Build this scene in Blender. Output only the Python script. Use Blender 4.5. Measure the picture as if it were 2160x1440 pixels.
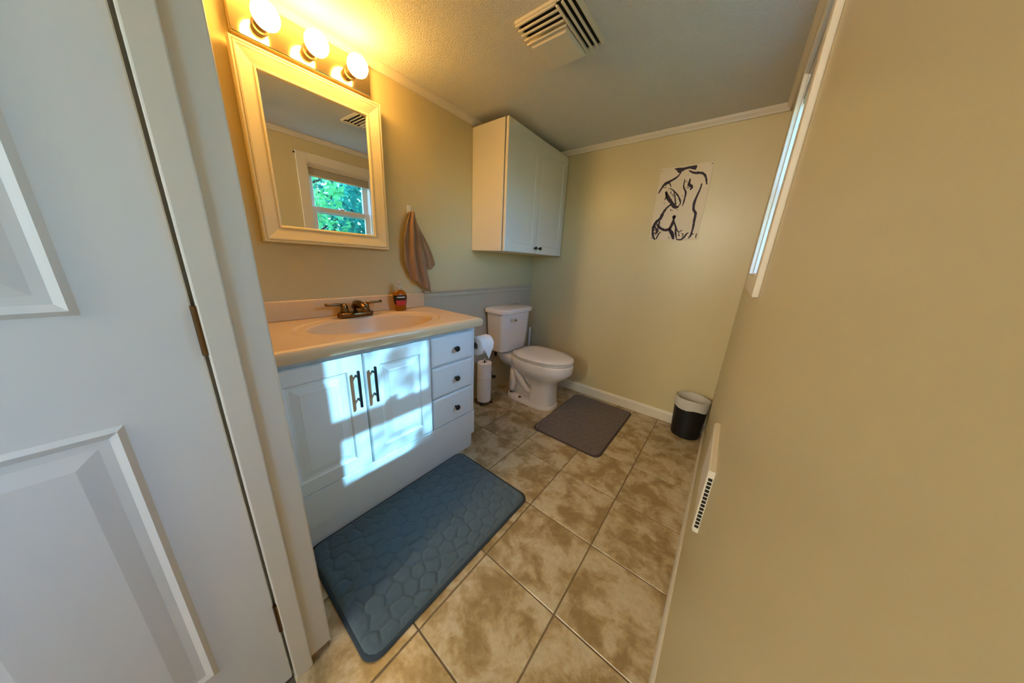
import bpy, bmesh, math, random
from mathutils import Vector, Matrix, noise

for o in list(bpy.data.objects):
    bpy.data.objects.remove(o)
scn = bpy.context.scene
C = scn.collection
random.seed(7)

# ------------------------------------------------------------------ camera
FPX = 580.47
cam_d = bpy.data.cameras.new('camera')
cam_d.sensor_fit = 'HORIZONTAL'
cam_d.sensor_width = 36.0
cam_d.lens = FPX / 2160.0 * 36.0
cam_d.clip_start = 0.01
cam = bpy.data.objects.new('camera', cam_d)
C.objects.link(cam)
RIGHT = Vector((0.7838826, 0.61903196, 0.04824421))
DOWN = Vector((0.20756184, -0.1880202, -0.95998255))
FWD = Vector((-0.58518899, 0.76252727, -0.27587317))
m = Matrix((RIGHT, -DOWN, -FWD)).transposed().to_4x4()
m.translation = Vector((1.5677, 0.0, 1.1443))
cam.matrix_world = m
scn.camera = cam

# ------------------------------------------------------------------ world, sun, exposure
SUN_DIR = Vector((-1.195, -0.735, -0.975)).normalized()
world = bpy.data.worlds.new('world')
scn.world = world
world.use_nodes = True
wn = world.node_tree
for n in list(wn.nodes):
    wn.nodes.remove(n)
wo = wn.nodes.new('ShaderNodeOutputWorld')
wb = wn.nodes.new('ShaderNodeBackground')
sk = wn.nodes.new('ShaderNodeTexSky')
sk.sky_type = 'NISHITA'
sk.sun_disc = False
sk.sun_elevation = math.asin(-SUN_DIR.z)
sk.sun_rotation = math.atan2(-SUN_DIR.x, -SUN_DIR.y)
tint = wn.nodes.new('ShaderNodeMix')
tint.data_type = 'RGBA'
tint.blend_type = 'MULTIPLY'
tint.inputs[0].default_value = 1.0
tint.inputs[7].default_value = (0.34, 0.82, 1.40, 1)     # white balance sits between lamp light and daylight
wn.links.new(sk.outputs[0], tint.inputs[6])
wn.links.new(tint.outputs[2], wb.inputs[0])
wb.inputs[1].default_value = 1.35
wn.links.new(wb.outputs[0], wo.inputs[0])

sun_d = bpy.data.lights.new('sun', 'SUN')
sun_d.energy = 11.0
sun_d.color = (0.25, 0.64, 1.0)
sun_d.angle = 0.012
sun = bpy.data.objects.new('sun', sun_d)
C.objects.link(sun)
sun.rotation_euler = SUN_DIR.to_track_quat('-Z', 'Y').to_euler()

vs = scn.view_settings
vs.view_transform = 'Standard'
vs.look = 'None'
vs.gamma = 1.0
vs.use_curve_mapping = False
vs.exposure = 0.55

BULB_STRENGTH = 47.0
HALL_FILL_STRENGTH = 102.0  # strength of the fill lamps added out of view in the hall
HALL_FILL_COLOR = (0.94, 0.92, 0.82)
BULB_COLOR = (1.0, 0.54, 0.12)

# ------------------------------------------------------------------ room dimensions
W, L, H = 1.626, 2.296, 2.035
YF = 0.118          # inner face of the front wall (door wall)
YH = 0.034          # hall face of the front wall
XJ = 0.830          # left door jamb

# ------------------------------------------------------------------ materials
def srgb(r, g, b):
    f = lambda c: c / 12.92 if c <= 0.04045 else ((c + 0.055) / 1.055) ** 2.4
    return (f(r / 255), f(g / 255), f(b / 255), 1.0)

MATS = {}
def mat(name, col, rough=0.5, metal=0.0, spec=0.5, bump=0.0, bscale=200.0, bdist=0.002,
        var=0.0, vscale=8.0, coat=0.0, trans=0.0, ior=1.45, sheen=0.0, sss=0.0, detail=4.0):
    mt = bpy.data.materials.new(name)
    mt.use_nodes = True
    nt = mt.node_tree
    p = nt.nodes['Principled BSDF']
    p.inputs['Base Color'].default_value = col
    p.inputs['Roughness'].default_value = rough
    p.inputs['Metallic'].default_value = metal
    p.inputs['Specular IOR Level'].default_value = spec
    p.inputs['Coat Weight'].default_value = coat
    p.inputs['Transmission Weight'].default_value = trans
    p.inputs['IOR'].default_value = ior
    p.inputs['Sheen Weight'].default_value = sheen
    tc = nt.nodes.new('ShaderNodeTexCoord')
    if var > 0:
        nz = nt.nodes.new('ShaderNodeTexNoise')
        nz.inputs['Scale'].default_value = vscale
        nz.inputs['Detail'].default_value = 5
        nt.links.new(tc.outputs['Object'], nz.inputs['Vector'])
        mx = nt.nodes.new('ShaderNodeMix')
        mx.data_type = 'RGBA'
        mx.inputs[6].default_value = tuple(c * (1 - var) for c in col[:3]) + (1,)
        mx.inputs[7].default_value = tuple(min(1, c * (1 + var)) for c in col[:3]) + (1,)
        nt.links.new(nz.outputs['Fac'], mx.inputs[0])
        nt.links.new(mx.outputs[2], p.inputs['Base Color'])
    if bump > 0:
        bn = nt.nodes.new('ShaderNodeTexNoise')
        bn.inputs['Scale'].default_value = bscale
        bn.inputs['Detail'].default_value = detail
        nt.links.new(tc.outputs['Object'], bn.inputs['Vector'])
        b = nt.nodes.new('ShaderNodeBump')
        b.inputs['Strength'].default_value = bump
        b.inputs['Distance'].default_value = bdist
        nt.links.new(bn.outputs['Fac'], b.inputs['Height'])
        nt.links.new(b.outputs[0], p.inputs['Normal'])
    MATS[name] = mt
    return mt

mat('wall_paint', srgb(207, 191, 145), 0.33, bump=0.08, bscale=260, bdist=0.001)
mat('wainscot_paint', srgb(196, 182, 152), 0.4, bump=0.1, bscale=200, bdist=0.001)
mat('white_paint', srgb(226, 223, 214), 0.38, bump=0.05, bscale=90, bdist=0.001)
mat('trim_paint', srgb(222, 212, 190), 0.4, bump=0.06, bscale=120, bdist=0.001)
mat('vanity_paint', srgb(222, 224, 222), 0.33, bump=0.12, bscale=60, bdist=0.001, var=0.03)
mat('cabinet_paint', srgb(226, 220, 205), 0.38)
mat('marble', srgb(214, 186, 148), 0.27, var=0.03, vscale=5)
mat('porcelain', srgb(232, 224, 210), 0.14, coat=0.4)
mat('seat_plastic', srgb(234, 227, 213), 0.25)
mat('black_metal', srgb(22, 20, 20), 0.4, metal=0.3)
mat('bronze', srgb(120, 92, 62), 0.25, metal=1.0)
mat('chrome', srgb(215, 212, 205), 0.12, metal=1.0)
mat('plate', srgb(196, 178, 140), 0.12, metal=1.0)
mat('socket', srgb(110, 92, 70), 0.35, metal=0.6)
mat('frame_paint', srgb(228, 216, 188), 0.35)
mat('mirror', (0.86, 0.88, 0.87, 1), 0.0, metal=1.0)
mat('mat_foam', srgb(84, 102, 112), 0.95, spec=0.15, sheen=0.35, bump=0.5, bscale=700, bdist=0.002, var=0.12, vscale=60)
mat('mat_foam_taupe', srgb(104, 90, 82), 0.95, spec=0.15, sheen=0.3, bump=0.5, bscale=700, bdist=0.002, var=0.12, vscale=60)
mat('mat_edge', srgb(62, 72, 80), 0.95, spec=0.1, bump=0.3, bscale=500)
mat('mat_edge_taupe', srgb(78, 68, 64), 0.95, spec=0.1, bump=0.3, bscale=500)
mat('grout', srgb(128, 108, 80), 0.9, bump=0.3, bscale=300)
mat('towel', srgb(164, 126, 92), 0.98, spec=0.1, sheen=0.4, bump=0.8, bscale=450, bdist=0.003, var=0.1, vscale=90)
mat('white_plastic', srgb(230, 228, 222), 0.35)
mat('paper', srgb(240, 236, 230), 0.9, bump=0.2, bscale=300)
mat('poster_sheet', srgb(219, 203, 172), 0.5)
mat('ink', srgb(38, 18, 36), 0.6)
mat('bin_plastic', srgb(13, 12, 12), 0.5)
mat('liner', srgb(200, 196, 184), 0.4, bump=0.3, bscale=40, bdist=0.004)
mat('fan_plastic', srgb(226, 216, 190), 0.4)
mat('dark', srgb(20, 17, 14), 0.8)
mat('door_paint', srgb(222, 216, 202), 0.4, bump=0.06, bscale=60, bdist=0.001, var=0.02)
mat('label_black', srgb(24, 18, 20), 0.4)
mat('label_red', srgb(196, 52, 62), 0.4)
mat('label_white', srgb(225, 220, 210), 0.4)
mat('hose', srgb(120, 112, 100), 0.4, metal=0.6)
mat('blind', srgb(206, 194, 168), 0.5)
mat('grass', srgb(96, 128, 60), 0.9, var=0.3, vscale=3)
mat('bark', srgb(70, 56, 44), 0.9, var=0.3, vscale=9)
mat('hall_floor', srgb(96, 84, 70), 0.7, var=0.15, vscale=20)
mat('hall_wall', srgb(205, 200, 188), 0.6)
mat('rotten_wood', srgb(150, 120, 84), 0.9, var=0.4, vscale=60, bump=0.6, bscale=120)
mat('siding', srgb(190, 190, 188), 0.7)
mat('amber_soap', srgb(208, 128, 18), 0.12, trans=0.75, ior=1.36)
mat('clear_plastic', srgb(226, 222, 212), 0.2, trans=0.4)

def popcorn():
    mt = bpy.data.materials.new('popcorn_ceiling')
    mt.use_nodes = True
    nt = mt.node_tree
    p = nt.nodes['Principled BSDF']
    p.inputs['Base Color'].default_value = srgb(222, 219, 208)
    p.inputs['Roughness'].default_value = 0.85
    tc = nt.nodes.new('ShaderNodeTexCoord')
    a = nt.nodes.new('ShaderNodeTexNoise')
    a.inputs['Scale'].default_value = 150
    a.inputs['Detail'].default_value = 6
    a.inputs['Roughness'].default_value = 0.7
    v = nt.nodes.new('ShaderNodeTexVoronoi')
    v.inputs['Scale'].default_value = 190
    nt.links.new(tc.outputs['Object'], a.inputs['Vector'])
    nt.links.new(tc.outputs['Object'], v.inputs['Vector'])
    s = nt.nodes.new('ShaderNodeMath')
    s.operation = 'SUBTRACT'
    nt.links.new(a.outputs['Fac'], s.inputs[0])
    nt.links.new(v.outputs['Distance'], s.inputs[1])
    b = nt.nodes.new('ShaderNodeBump')
    b.inputs['Strength'].default_value = 0.5
    b.inputs['Distance'].default_value = 0.006
    nt.links.new(s.outputs[0], b.inputs['Height'])
    nt.links.new(b.outputs[0], p.inputs['Normal'])
    MATS['popcorn'] = mt
popcorn()

def tile_mat():
    mt = bpy.data.materials.new('travertine_tile')
    mt.use_nodes = True
    nt = mt.node_tree
    p = nt.nodes['Principled BSDF']
    p.inputs['Roughness'].default_value = 0.3
    tc = nt.nodes.new('ShaderNodeTexCoord')
    oi = nt.nodes.new('ShaderNodeObjectInfo')
    mp = nt.nodes.new('ShaderNodeVectorMath')
    mp.operation = 'ADD'
    sc = nt.nodes.new('ShaderNodeVectorMath')
    sc.operation = 'SCALE'
    sc.inputs[0].default_value = (13.0, 27.0, 41.0)
    nt.links.new(oi.outputs['Random'], sc.inputs['Scale'])
    nt.links.new(tc.outputs['Object'], mp.inputs[0])
    nt.links.new(sc.outputs[0], mp.inputs[1])
    n1 = nt.nodes.new('ShaderNodeTexNoise')
    n1.inputs['Scale'].default_value = 9
    n1.inputs['Detail'].default_value = 8
    n1.inputs['Roughness'].default_value = 0.62
    n1.inputs['Distortion'].default_value = 0.35
    n2 = nt.nodes.new('ShaderNodeTexNoise')
    n2.inputs['Scale'].default_value = 42
    n2.inputs['Detail'].default_value = 6
    n2.inputs['Roughness'].default_value = 0.7
    for n in (n1, n2):
        nt.links.new(mp.outputs[0], n.inputs['Vector'])
    r1 = nt.nodes.new('ShaderNodeValToRGB')
    e = r1.color_ramp.elements
    e[0].position = 0.41
    e[0].color = srgb(158, 134, 92)
    e[1].position = 0.58
    e[1].color = srgb(204, 188, 156)
    k = e.new(0.50)
    k.color = srgb(186, 164, 124)
    nt.links.new(n1.outputs['Fac'], r1.inputs[0])
    r2 = nt.nodes.new('ShaderNodeValToRGB')
    r2.color_ramp.elements[0].position = 0.35
    r2.color_ramp.elements[0].color = (0.80, 0.77, 0.72, 1)
    r2.color_ramp.elements[1].position = 0.62
    r2.color_ramp.elements[1].color = (1.0, 1.0, 1.0, 1)
    nt.links.new(n2.outputs['Fac'], r2.inputs[0])
    mx = nt.nodes.new('ShaderNodeMix')
    mx.data_type = 'RGBA'
    mx.blend_type = 'MULTIPLY'
    mx.inputs[0].default_value = 1.0
    nt.links.new(r1.outputs[0], mx.inputs[6])
    nt.links.new(r2.outputs[0], mx.inputs[7])
    nt.links.new(mx.outputs[2], p.inputs['Base Color'])
    b = nt.nodes.new('ShaderNodeBump')
    b.inputs['Strength'].default_value = 0.25
    b.inputs['Distance'].default_value = 0.003
    nt.links.new(n1.outputs['Fac'], b.inputs['Height'])
    nt.links.new(b.outputs[0], p.inputs['Normal'])
    MATS['tile'] = mt
tile_mat()

def pane_mat():
    mt = bpy.data.materials.new('window_glass')
    mt.use_nodes = True
    nt = mt.node_tree
    for n in list(nt.nodes):
        nt.nodes.remove(n)
    out = nt.nodes.new('ShaderNodeOutputMaterial')
    t = nt.nodes.new('ShaderNodeBsdfTransparent')
    t.inputs[0].default_value = (0.93, 0.97, 0.96, 1)
    g = nt.nodes.new('ShaderNodeBsdfGlossy')
    g.inputs['Roughness'].default_value = 0.02
    mx = nt.nodes.new('ShaderNodeMixShader')
    mx.inputs[0].default_value = 0.05
    nt.links.new(t.outputs[0], mx.inputs[1])
    nt.links.new(g.outputs[0], mx.inputs[2])
    nt.links.new(mx.outputs[0], out.inputs[0])
    MATS['pane'] = mt
pane_mat()

def bulb_mat():
    mt = bpy.data.materials.new('lit_bulb')
    mt.use_nodes = True
    p = mt.node_tree.nodes['Principled BSDF']
    p.inputs['Base Color'].default_value = (0.9, 0.85, 0.75, 1)
    p.inputs['Emission Color'].default_value = BULB_COLOR + (1,)
    p.inputs['Emission Strength'].default_value = BULB_STRENGTH
    MATS['bulb'] = mt
bulb_mat()

def hall_fill_mat():  # glow of the added hall fill lamps
    mt = bpy.data.materials.new('fill_globe')
    mt.use_nodes = True
    p = mt.node_tree.nodes['Principled BSDF']
    p.inputs['Base Color'].default_value = (0.9, 0.88, 0.84, 1)
    p.inputs['Emission Color'].default_value = HALL_FILL_COLOR + (1,)
    p.inputs['Emission Strength'].default_value = HALL_FILL_STRENGTH
    MATS['globe'] = mt
hall_fill_mat()

def leaf_mat(name, col, tr):
    mt = bpy.data.materials.new(name)
    mt.use_nodes = True
    nt = mt.node_tree
    for n in list(nt.nodes):
        nt.nodes.remove(n)
    out = nt.nodes.new('ShaderNodeOutputMaterial')
    d = nt.nodes.new('ShaderNodeBsdfDiffuse')
    d.inputs[0].default_value = col
    t = nt.nodes.new('ShaderNodeBsdfTranslucent')
    t.inputs[0].default_value = tr
    mx = nt.nodes.new('ShaderNodeMixShader')
    mx.inputs[0].default_value = 0.5
    nt.links.new(d.outputs[0], mx.inputs[1])
    nt.links.new(t.outputs[0], mx.inputs[2])
    nt.links.new(mx.outputs[0], out.inputs[0])
    MATS[name] = mt
leaf_mat('leaf_a', srgb(96, 168, 110), srgb(170, 225, 130))
leaf_mat('leaf_b', srgb(50, 120, 110), srgb(90, 180, 140))

# ------------------------------------------------------------------ helpers
def origin(p):
    v = Vector((0, 0, 0))
    while p is not None:
        v += p.location
        p = p.parent
    return v

def obj(name, bm, material, parent=None, smooth=False, loc=None, angle=None):
    """links bm (in world coordinates) as ONE mesh object"""
    base = Vector(loc) if loc is not None else Vector((0, 0, 0))
    off = origin(parent) + base if parent is not None else base
    for v in bm.verts:
        v.co -= off
    bmesh.ops.recalc_face_normals(bm, faces=bm.faces[:])
    me = bpy.data.meshes.new(name)
    bm.to_mesh(me)
    bm.free()
    mm = material if isinstance(material, (list, tuple)) else [material]
    for x in mm:
        me.materials.append(MATS[x])
    if smooth:
        for p in me.polygons:
            p.use_smooth = True
        if angle:
            me.set_sharp_from_angle(angle=math.radians(angle))
    o = bpy.data.objects.new(name, me)
    C.objects.link(o)
    o.location = base
    if parent is not None:
        o.parent = parent
    return o

def tag(o, label, cat, group=None):
    o['label'] = label
    o['category'] = cat
    if group:
        o['group'] = group
    return o

def thing(name, label, cat, loc=(0, 0, 0), group=None):
    o = bpy.data.objects.new(name, None)
    o.empty_display_size = 0.05
    C.objects.link(o)
    o.location = loc
    return tag(o, label, cat, group)

def struct(o, label=None):
    o['kind'] = 'structure'
    if label:
        o['label'] = label
    return o

def BM():
    return bmesh.new()

def box(bm, x0, x1, y0, y1, z0, z1, bev=0.0, seg=2):
    r = bmesh.ops.create_cube(bm, size=1.0)
    vv = r['verts']
    for v in vv:
        v.co = Vector(((x0 + x1) / 2 + v.co.x * (x1 - x0), (y0 + y1) / 2 + v.co.y * (y1 - y0), (z0 + z1) / 2 + v.co.z * (z1 - z0)))
    if bev > 0:
        es = list({e for v in vv for e in v.link_edges})
        bmesh.ops.bevel(bm, geom=es, offset=bev, segments=seg, profile=0.5, affect='EDGES')
    return bm

def loft(bm, rings, cap0=True, cap1=True, closed=True):
    R = []
    for r in rings:
        R.append([bm.verts.new(p) for p in r])
    n = len(R[0])
    for a, b in zip(R[:-1], R[1:]):
        for i in range(n if closed else n - 1):
            j = (i + 1) % n
            try:
                bm.faces.new((a[i], a[j], b[j], b[i]))
            except ValueError:
                pass
    if cap0:
        bm.faces.new(R[0][::-1])
    if cap1:
        bm.faces.new(R[-1])
    return R

def tube(bm, pts, rad, n=10, cap=True):
    pts = [Vector(p) for p in pts]
    rings = []
    up = Vector((0.013, 0.021, 1))
    for i, p in enumerate(pts):
        d = (pts[min(i + 1, len(pts) - 1)] - pts[max(i - 1, 0)]).normalized()
        if abs(d.dot(up.normalized())) > 0.97:
            u = d.cross(Vector((1, 0.01, 0))).normalized()
        else:
            u = d.cross(up).normalized()
        w = d.cross(u).normalized()
        r = rad[i] if isinstance(rad, (list, tuple)) else rad
        rings.append([p + u * (r * math.cos(2 * math.pi * k / n)) + w * (r * math.sin(2 * math.pi * k / n)) for k in range(n)])
    loft(bm, rings, cap, cap)
    return bm

def lathe(bm, prof, c, axis='Z', n=24, cap0=True, cap1=True, sx=1.0, sy=1.0):
    """prof: list of (radius, height)"""
    rings = []
    c = Vector(c)
    for r, h in prof:
        ring = []
        for k in range(n):
            a = 2 * math.pi * k / n
            u, v = r * math.cos(a) * sx, r * math.sin(a) * sy
            if axis == 'Z':
                q = Vector((u, v, h))
            elif axis == 'X':
                q = Vector((h, u, v))
            else:
                q = Vector((u, h, v))
            ring.append(c + q)
        rings.append(ring)
    loft(bm, rings, cap0, cap1)
    return bm

def rect_frame(bm, a0, a1, b0, b1, prof, place):
    """mitred frame; prof is a list of (inset, depth); place(a, b, depth) -> point"""
    rings = []
    for ins, d in prof:
        rings.append([place(a0 + ins, b0 + ins, d), place(a1 - ins, b0 + ins, d), place(a1 - ins, b1 - ins, d), place(a0 + ins, b1 - ins, d)])
    R = [[bm.verts.new(p) for p in r] for r in rings]
    for a, b in zip(R[:-1], R[1:]):
        for i in range(4):
            j = (i + 1) % 4
            bm.faces.new((a[i], a[j], b[j], b[i]))
    return R

def plane_x(d0):
    return lambda a, b, d: Vector((d0 + d, a, b))

# ================================================================== STRUCTURE
# floor slab (grout) with each tile a part of it
floor = struct(obj('floor', box(BM(), -0.1, W + 0.1, YH, L + 0.1, -0.05, -0.003), 'grout'), 'beige travertine tile floor with brown grout')
T = 0.3148
GX = [0.0648 + T * k for k in range(-1, 6)]
GY = [-0.0006 + T * k for k in range(0, 9)]
g2 = 0.0026
whole = None
for i in range(len(GX) - 1):
    for j in range(len(GY) - 1):
        x0, x1 = max(GX[i] + g2, 0.0), min(GX[i + 1] - g2, W)
        y0, y1 = max(GY[j] + g2, YH), min(GY[j + 1] - g2, L)
        if x1 - x0 < 0.01 or y1 - y0 < 0.01:
            continue
        cx, cy = (x0 + x1) / 2, (y0 + y1) / 2
        full = abs(x1 - x0 - (T - 2 * g2)) < 1e-4 and abs(y1 - y0 - (T - 2 * g2)) < 1e-4
        if full and whole is not None:
            t = bpy.data.objects.new('tile', whole)
            C.objects.link(t)
            t.location = (cx, cy, 0)
            t.parent = floor
        else:
            t = obj('tile', box(BM(), x0, x1, y0, y1, -0.008, 0.0, 0.0015, 1), 'tile', floor, loc=(cx, cy, 0))
            if full:
                whole = t.data

# ceiling
struct(obj('ceiling', box(BM(), -0.1, W + 0.1, YH, L + 0.1, H, H + 0.06), 'popcorn'), 'popcorn textured ceiling')

# left wall (vanity wall)
wl = struct(obj('wall_left', box(BM(), -0.1, 0.0, YH, L + 0.1, -0.05, H + 0.06), 'wall_paint'), 'beige painted wall behind the vanity')
obj('wainscot_panel', box(BM(), 0.0, 0.004, 1.0, L, 0.0, 0.892), 'wainscot_paint', wl)
# back wall
struct(obj('wall_back', box(BM(), 0.0, W, L, L + 0.1, -0.05, H + 0.06), 'wall_paint'), 'beige painted end wall with the ink drawing')
# right wall with the window hole
WY0, WY1, WZ0, WZ1 = 1.008, 1.56, 1.138, 1.835
bm = BM()
box(bm, W, W + 0.1, YH, WY0, -0.05, H + 0.06)
box(bm, W, W + 0.1, WY1, L + 0.1, -0.05, H + 0.06)
box(bm, W, W + 0.1, WY0, WY1, -0.05, WZ0)
box(bm, W, W + 0.1, WY0, WY1, WZ1, H + 0.06)
struct(obj('wall_right', bm, 'wall_paint'), 'beige painted wall with the window')
# front wall left of the door and the header over the door
bm = BM()
box(bm, -0.1, XJ - 0.012, YH + 0.003, YF, -0.05, H)
box(bm, XJ - 0.012, W, YH + 0.003, YF, 2.0, H)
struct(obj('wall_front', bm, 'wall_paint'), 'short wall beside the doorway')

# baseboards
def baseboard_prof(t, h):
    return [(0, 0), (t, 0), (t, h - 0.018), (t * 0.75, h - 0.008), (t * 0.35, h), (0, h)]
bm = BM()
loft(bm, [[Vector((x, L - a, b)) for a, b in baseboard_prof(0.014, 0.085)] for x in (0.0, W)])
struct(obj('baseboard_back', bm, 'trim_paint'), 'white baseboard along the end wall')
bm = BM()
loft(bm, [[Vector((W - a, y, b)) for a, b in baseboard_prof(0.010, 0.075)] for y in (0.12, L - 0.014)])
struct(obj('baseboard_right', bm, 'trim_paint'), 'white baseboard along the window wall')
# crown trims
def crown(pts):
    prof = [(0.0, 0.0), (0.010, 0.0), (0.014, 0.008), (0.024, 0.020), (0.028, 0.030), (0.028, 0.034), (0.0, 0.034)]
    return prof
cp = crown(None)
bm = BM()
loft(bm, [[Vector((x, L - a, H - 0.034 + b)) for a, b in cp] for x in (0.0, W)])
struct(obj('trim_1', bm, 'trim_paint'), 'narrow crown trim along the end wall')
bm = BM()
loft(bm, [[Vector((a, y, H - 0.034 + b)) for a, b in cp] for y in (YF, L)])
struct(obj('trim_2', bm, 'trim_paint'), 'narrow crown trim along the vanity wall')
bm = BM()
loft(bm, [[Vector((W - a, y, H - 0.034 + b)) for a, b in cp] for y in (YF, L)])
struct(obj('trim_3', bm, 'trim_paint'), 'narrow crown trim along the window wall')
# chair rail
rp = [(0.0, 0.0), (0.012, 0.0), (0.015, 0.010), (0.010, 0.018), (0.010, 0.030), (0.022, 0.040), (0.022, 0.048), (0.0, 0.050)]
bm = BM()
loft(bm, [[Vector((a, y, 0.890 + b)) for a, b in rp] for y in (1.062, L)])
struct(obj('trim_4', bm, 'wainscot_paint'), 'pale chair rail on the vanity wall')

# door jamb on the left of the doorway
bm = BM()
box(bm, XJ - 0.012, XJ + 0.004, YH + 0.040, YF + 0.010, 0.018, 2.0, 0.003)
jb = struct(obj('trim_5', bm, 'trim_paint'), 'white door jamb at the left of the doorway')
bm = BM()
box(bm, XJ - 0.012, XJ + 0.016, YH + 0.002, YH + 0.042, 0.0, 2.0, 0.003)
obj('door_stop', bm, 'trim_paint', jb)
bm = BM()
box(bm, XJ - 0.010, XJ + 0.003, YH + 0.044, YF + 0.006, 0.0, 0.024, 0.003)
bmesh.ops.subdivide_edges(bm, edges=bm.edges[:], cuts=4, use_grid_fill=True)
for v in bm.verts:
    v.co += Vector((noise.noise(v.co * 90) * 0.004, noise.noise(v.co * 70) * 0.006, noise.noise(v.co * 80) * 0.004))
r = obj('rotten_jamb_foot', bm, 'rotten_wood', jb)
r['label'] = 'rotten brown wood at the foot of the jamb'
bm = BM()
box(bm, 0.755, XJ - 0.004, YF, YF + 0.012, 0.0, 2.0, 0.003)
obj('casing', bm, 'trim_paint', jb)

# open door leaf in the hall
dx0, dx1 = 0.800, 0.836
dy0, dy1 = -0.725, YH - 0.003
door = bpy.data.objects.new('door_1', None)
C.objects.link(door)
door.location = (0.818, YH, 0)
struct(door, 'open white panelled door leaf beside the doorway')
obj('door_leaf', box(BM(), dx0, dx1, dy0, dy1, 0.012, 1.985, 0.002, 1), 'door_paint', door)
for (a0, a1) in ((-0.625, -0.385), (-0.30, -0.075)):
    for (b0, b1) in ((0.22, 0.86), (1.04, 1.55), (1.66, 1.88)):
        bm = BM()
        R = rect_frame(bm, a0, a1, b0, b1, [(0, 0), (0.008, 0.006), (0.018, 0.001), (0.030, 0.001), (0.055, 0.005)], plane_x(dx1 - 0.0004))
        bm.faces.new(R[-1])
        obj('door_panel', bm, 'door_paint', door)
for hz in (0.25, 1.0, 1.75):
    obj('hinge', lathe(BM(), [(0.005, hz - 0.045), (0.005, hz + 0.045)], (dx1 + 0.004, YH - 0.001, 0), n=10), 'bronze', door)

# hall outside the doorway
hall = [
    ('floor', box(BM(), -1.6, W + 0.1, -4.3, YH, -0.05, -0.004), 'hall_floor', 'dark hall floor outside the doorway'),
    ('ceiling', box(BM(), -1.6, W + 0.1, -4.3, YH, 2.2, 2.26), 'hall_wall', 'hall ceiling outside the doorway'),
]
bm = BM()
box(bm, -1.6, W + 0.1, -4.4, -4.3, -0.05, 2.26)
hall.append(('wall_hall_far', bm, 'hall_wall', 'hall wall opposite the bathroom doorway'))
hall.append(('wall_hall_end', box(BM(), -1.7, -1.6, -4.3, YH, -0.05, 2.26), 'hall_wall', 'hall end wall'))
bm = BM()
box(bm, -1.6, XJ - 0.012, YH - 0.004, YH + 0.003, -0.05, 2.26)
box(bm, XJ - 0.012, W, YH - 0.004, YH + 0.003, 2.0, 2.26)
hall.append(('wall_hall_near', bm, 'hall_wall', 'hall face of the doorway wall'))
bm = BM()
HY0, HY1, HZ0, HZ1 = -1.75, -0.75, 0.85, 1.95
box(bm, W, W + 0.1, -4.4, HY0, -0.05, 2.26)
box(bm, W, W + 0.1, HY1, YH, -0.05, 2.26)
box(bm, W, W + 0.1, HY0, HY1, -0.05, HZ0)
box(bm, W, W + 0.1, HY0, HY1, HZ1, 2.26)
hall.append(('wall_hall_right', bm, 'hall_wall', 'hall wall with the added window'))
for n, b, mm, lb in hall:
    struct(obj(n, b, mm), lb)

# ------------------------------------------------------------------ windows
def make_window(name, y0, y1, z0, z1, label, zrail, blind_bottom=None):
    w = bpy.data.objects.new(name, None)
    C.objects.link(w)
    w.location = (W, (y0 + y1) / 2, z0)
    struct(w, label)
    cw = 0.072
    # casing, mitred, four boards
    for nm, (a0, a1, b0, b1) in (('casing', (y0 - cw, y0 + 0.004, z0 - 0.050, z1 + cw)), ('casing', (y1 - 0.004, y1 + cw, z0 - 0.050, z1 + cw)),
                                 ('casing', (y0 + 0.004, y1 - 0.004, z1 - 0.004, z1 + cw)), ('casing', (y0 + 0.004, y1 - 0.004, z0 - 0.050, z0 + 0.004))):
        obj(nm, box(BM(), W - 0.014, W, a0, a1, b0, b1, 0.003), 'trim_paint', w)
    obj('sill', box(BM(), W - 0.016, W + 0.06, y0 + 0.004, y1 - 0.004, z0 + 0.003, z0 + 0.010, 0.002), 'trim_paint', w)
    # jamb liner
    bm = BM()
    rect_frame(bm, y0, y1, z0, z1, [(0, 0.0), (0.012, 0.0), (0.012, 0.10), (0, 0.10)], plane_x(W))
    obj('jamb_liner', bm, 'white_paint', w)
    for nm, (b0, b1, d) in (('lower_sash', (z0 + 0.006, zrail + 0.030, 0.040)), ('upper_sash', (zrail - 0.026, z1 - 0.010, 0.068))):
        a0, a1 = y0 + 0.012, y1 - 0.012
        bm = BM()
        s = 0.044
        for q in ((a0, a0 + s, b0, b1), (a1 - s, a1, b0, b1), (a0 + s, a1 - s, b0, b0 + (0.020 if nm == 'lower_sash' else s)), (a0 + s, a1 - s, b1 - s, b1)):
            box(bm, W + d, W + d + 0.026, *q, 0.002, 1)
        sa = obj(nm, bm, 'white_paint', w)
        obj('pane', box(BM(), W + d + 0.011, W + d + 0.014, a0 + s - 0.004, a1 - s + 0.004, b0 + 0.016, b1 - s + 0.004), 'pane', sa)
    obj('sash_lock', box(BM(), W + 0.028, W + 0.060, (y0 + y1) / 2 - 0.022, (y0 + y1) / 2 + 0.022, zrail + 0.030, zrail + 0.042, 0.003), 'white_plastic', w)
    return w

win = make_window('window_1', WY0, WY1, WZ0, WZ1, 'white sash window in the right wall', 1.462)
make_window('window_2_added', HY0, HY1, HZ0, HZ1, 'unseen white sash window added to light the hall', 1.40)  # unseen window added so that more daylight enters through the hall

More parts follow.
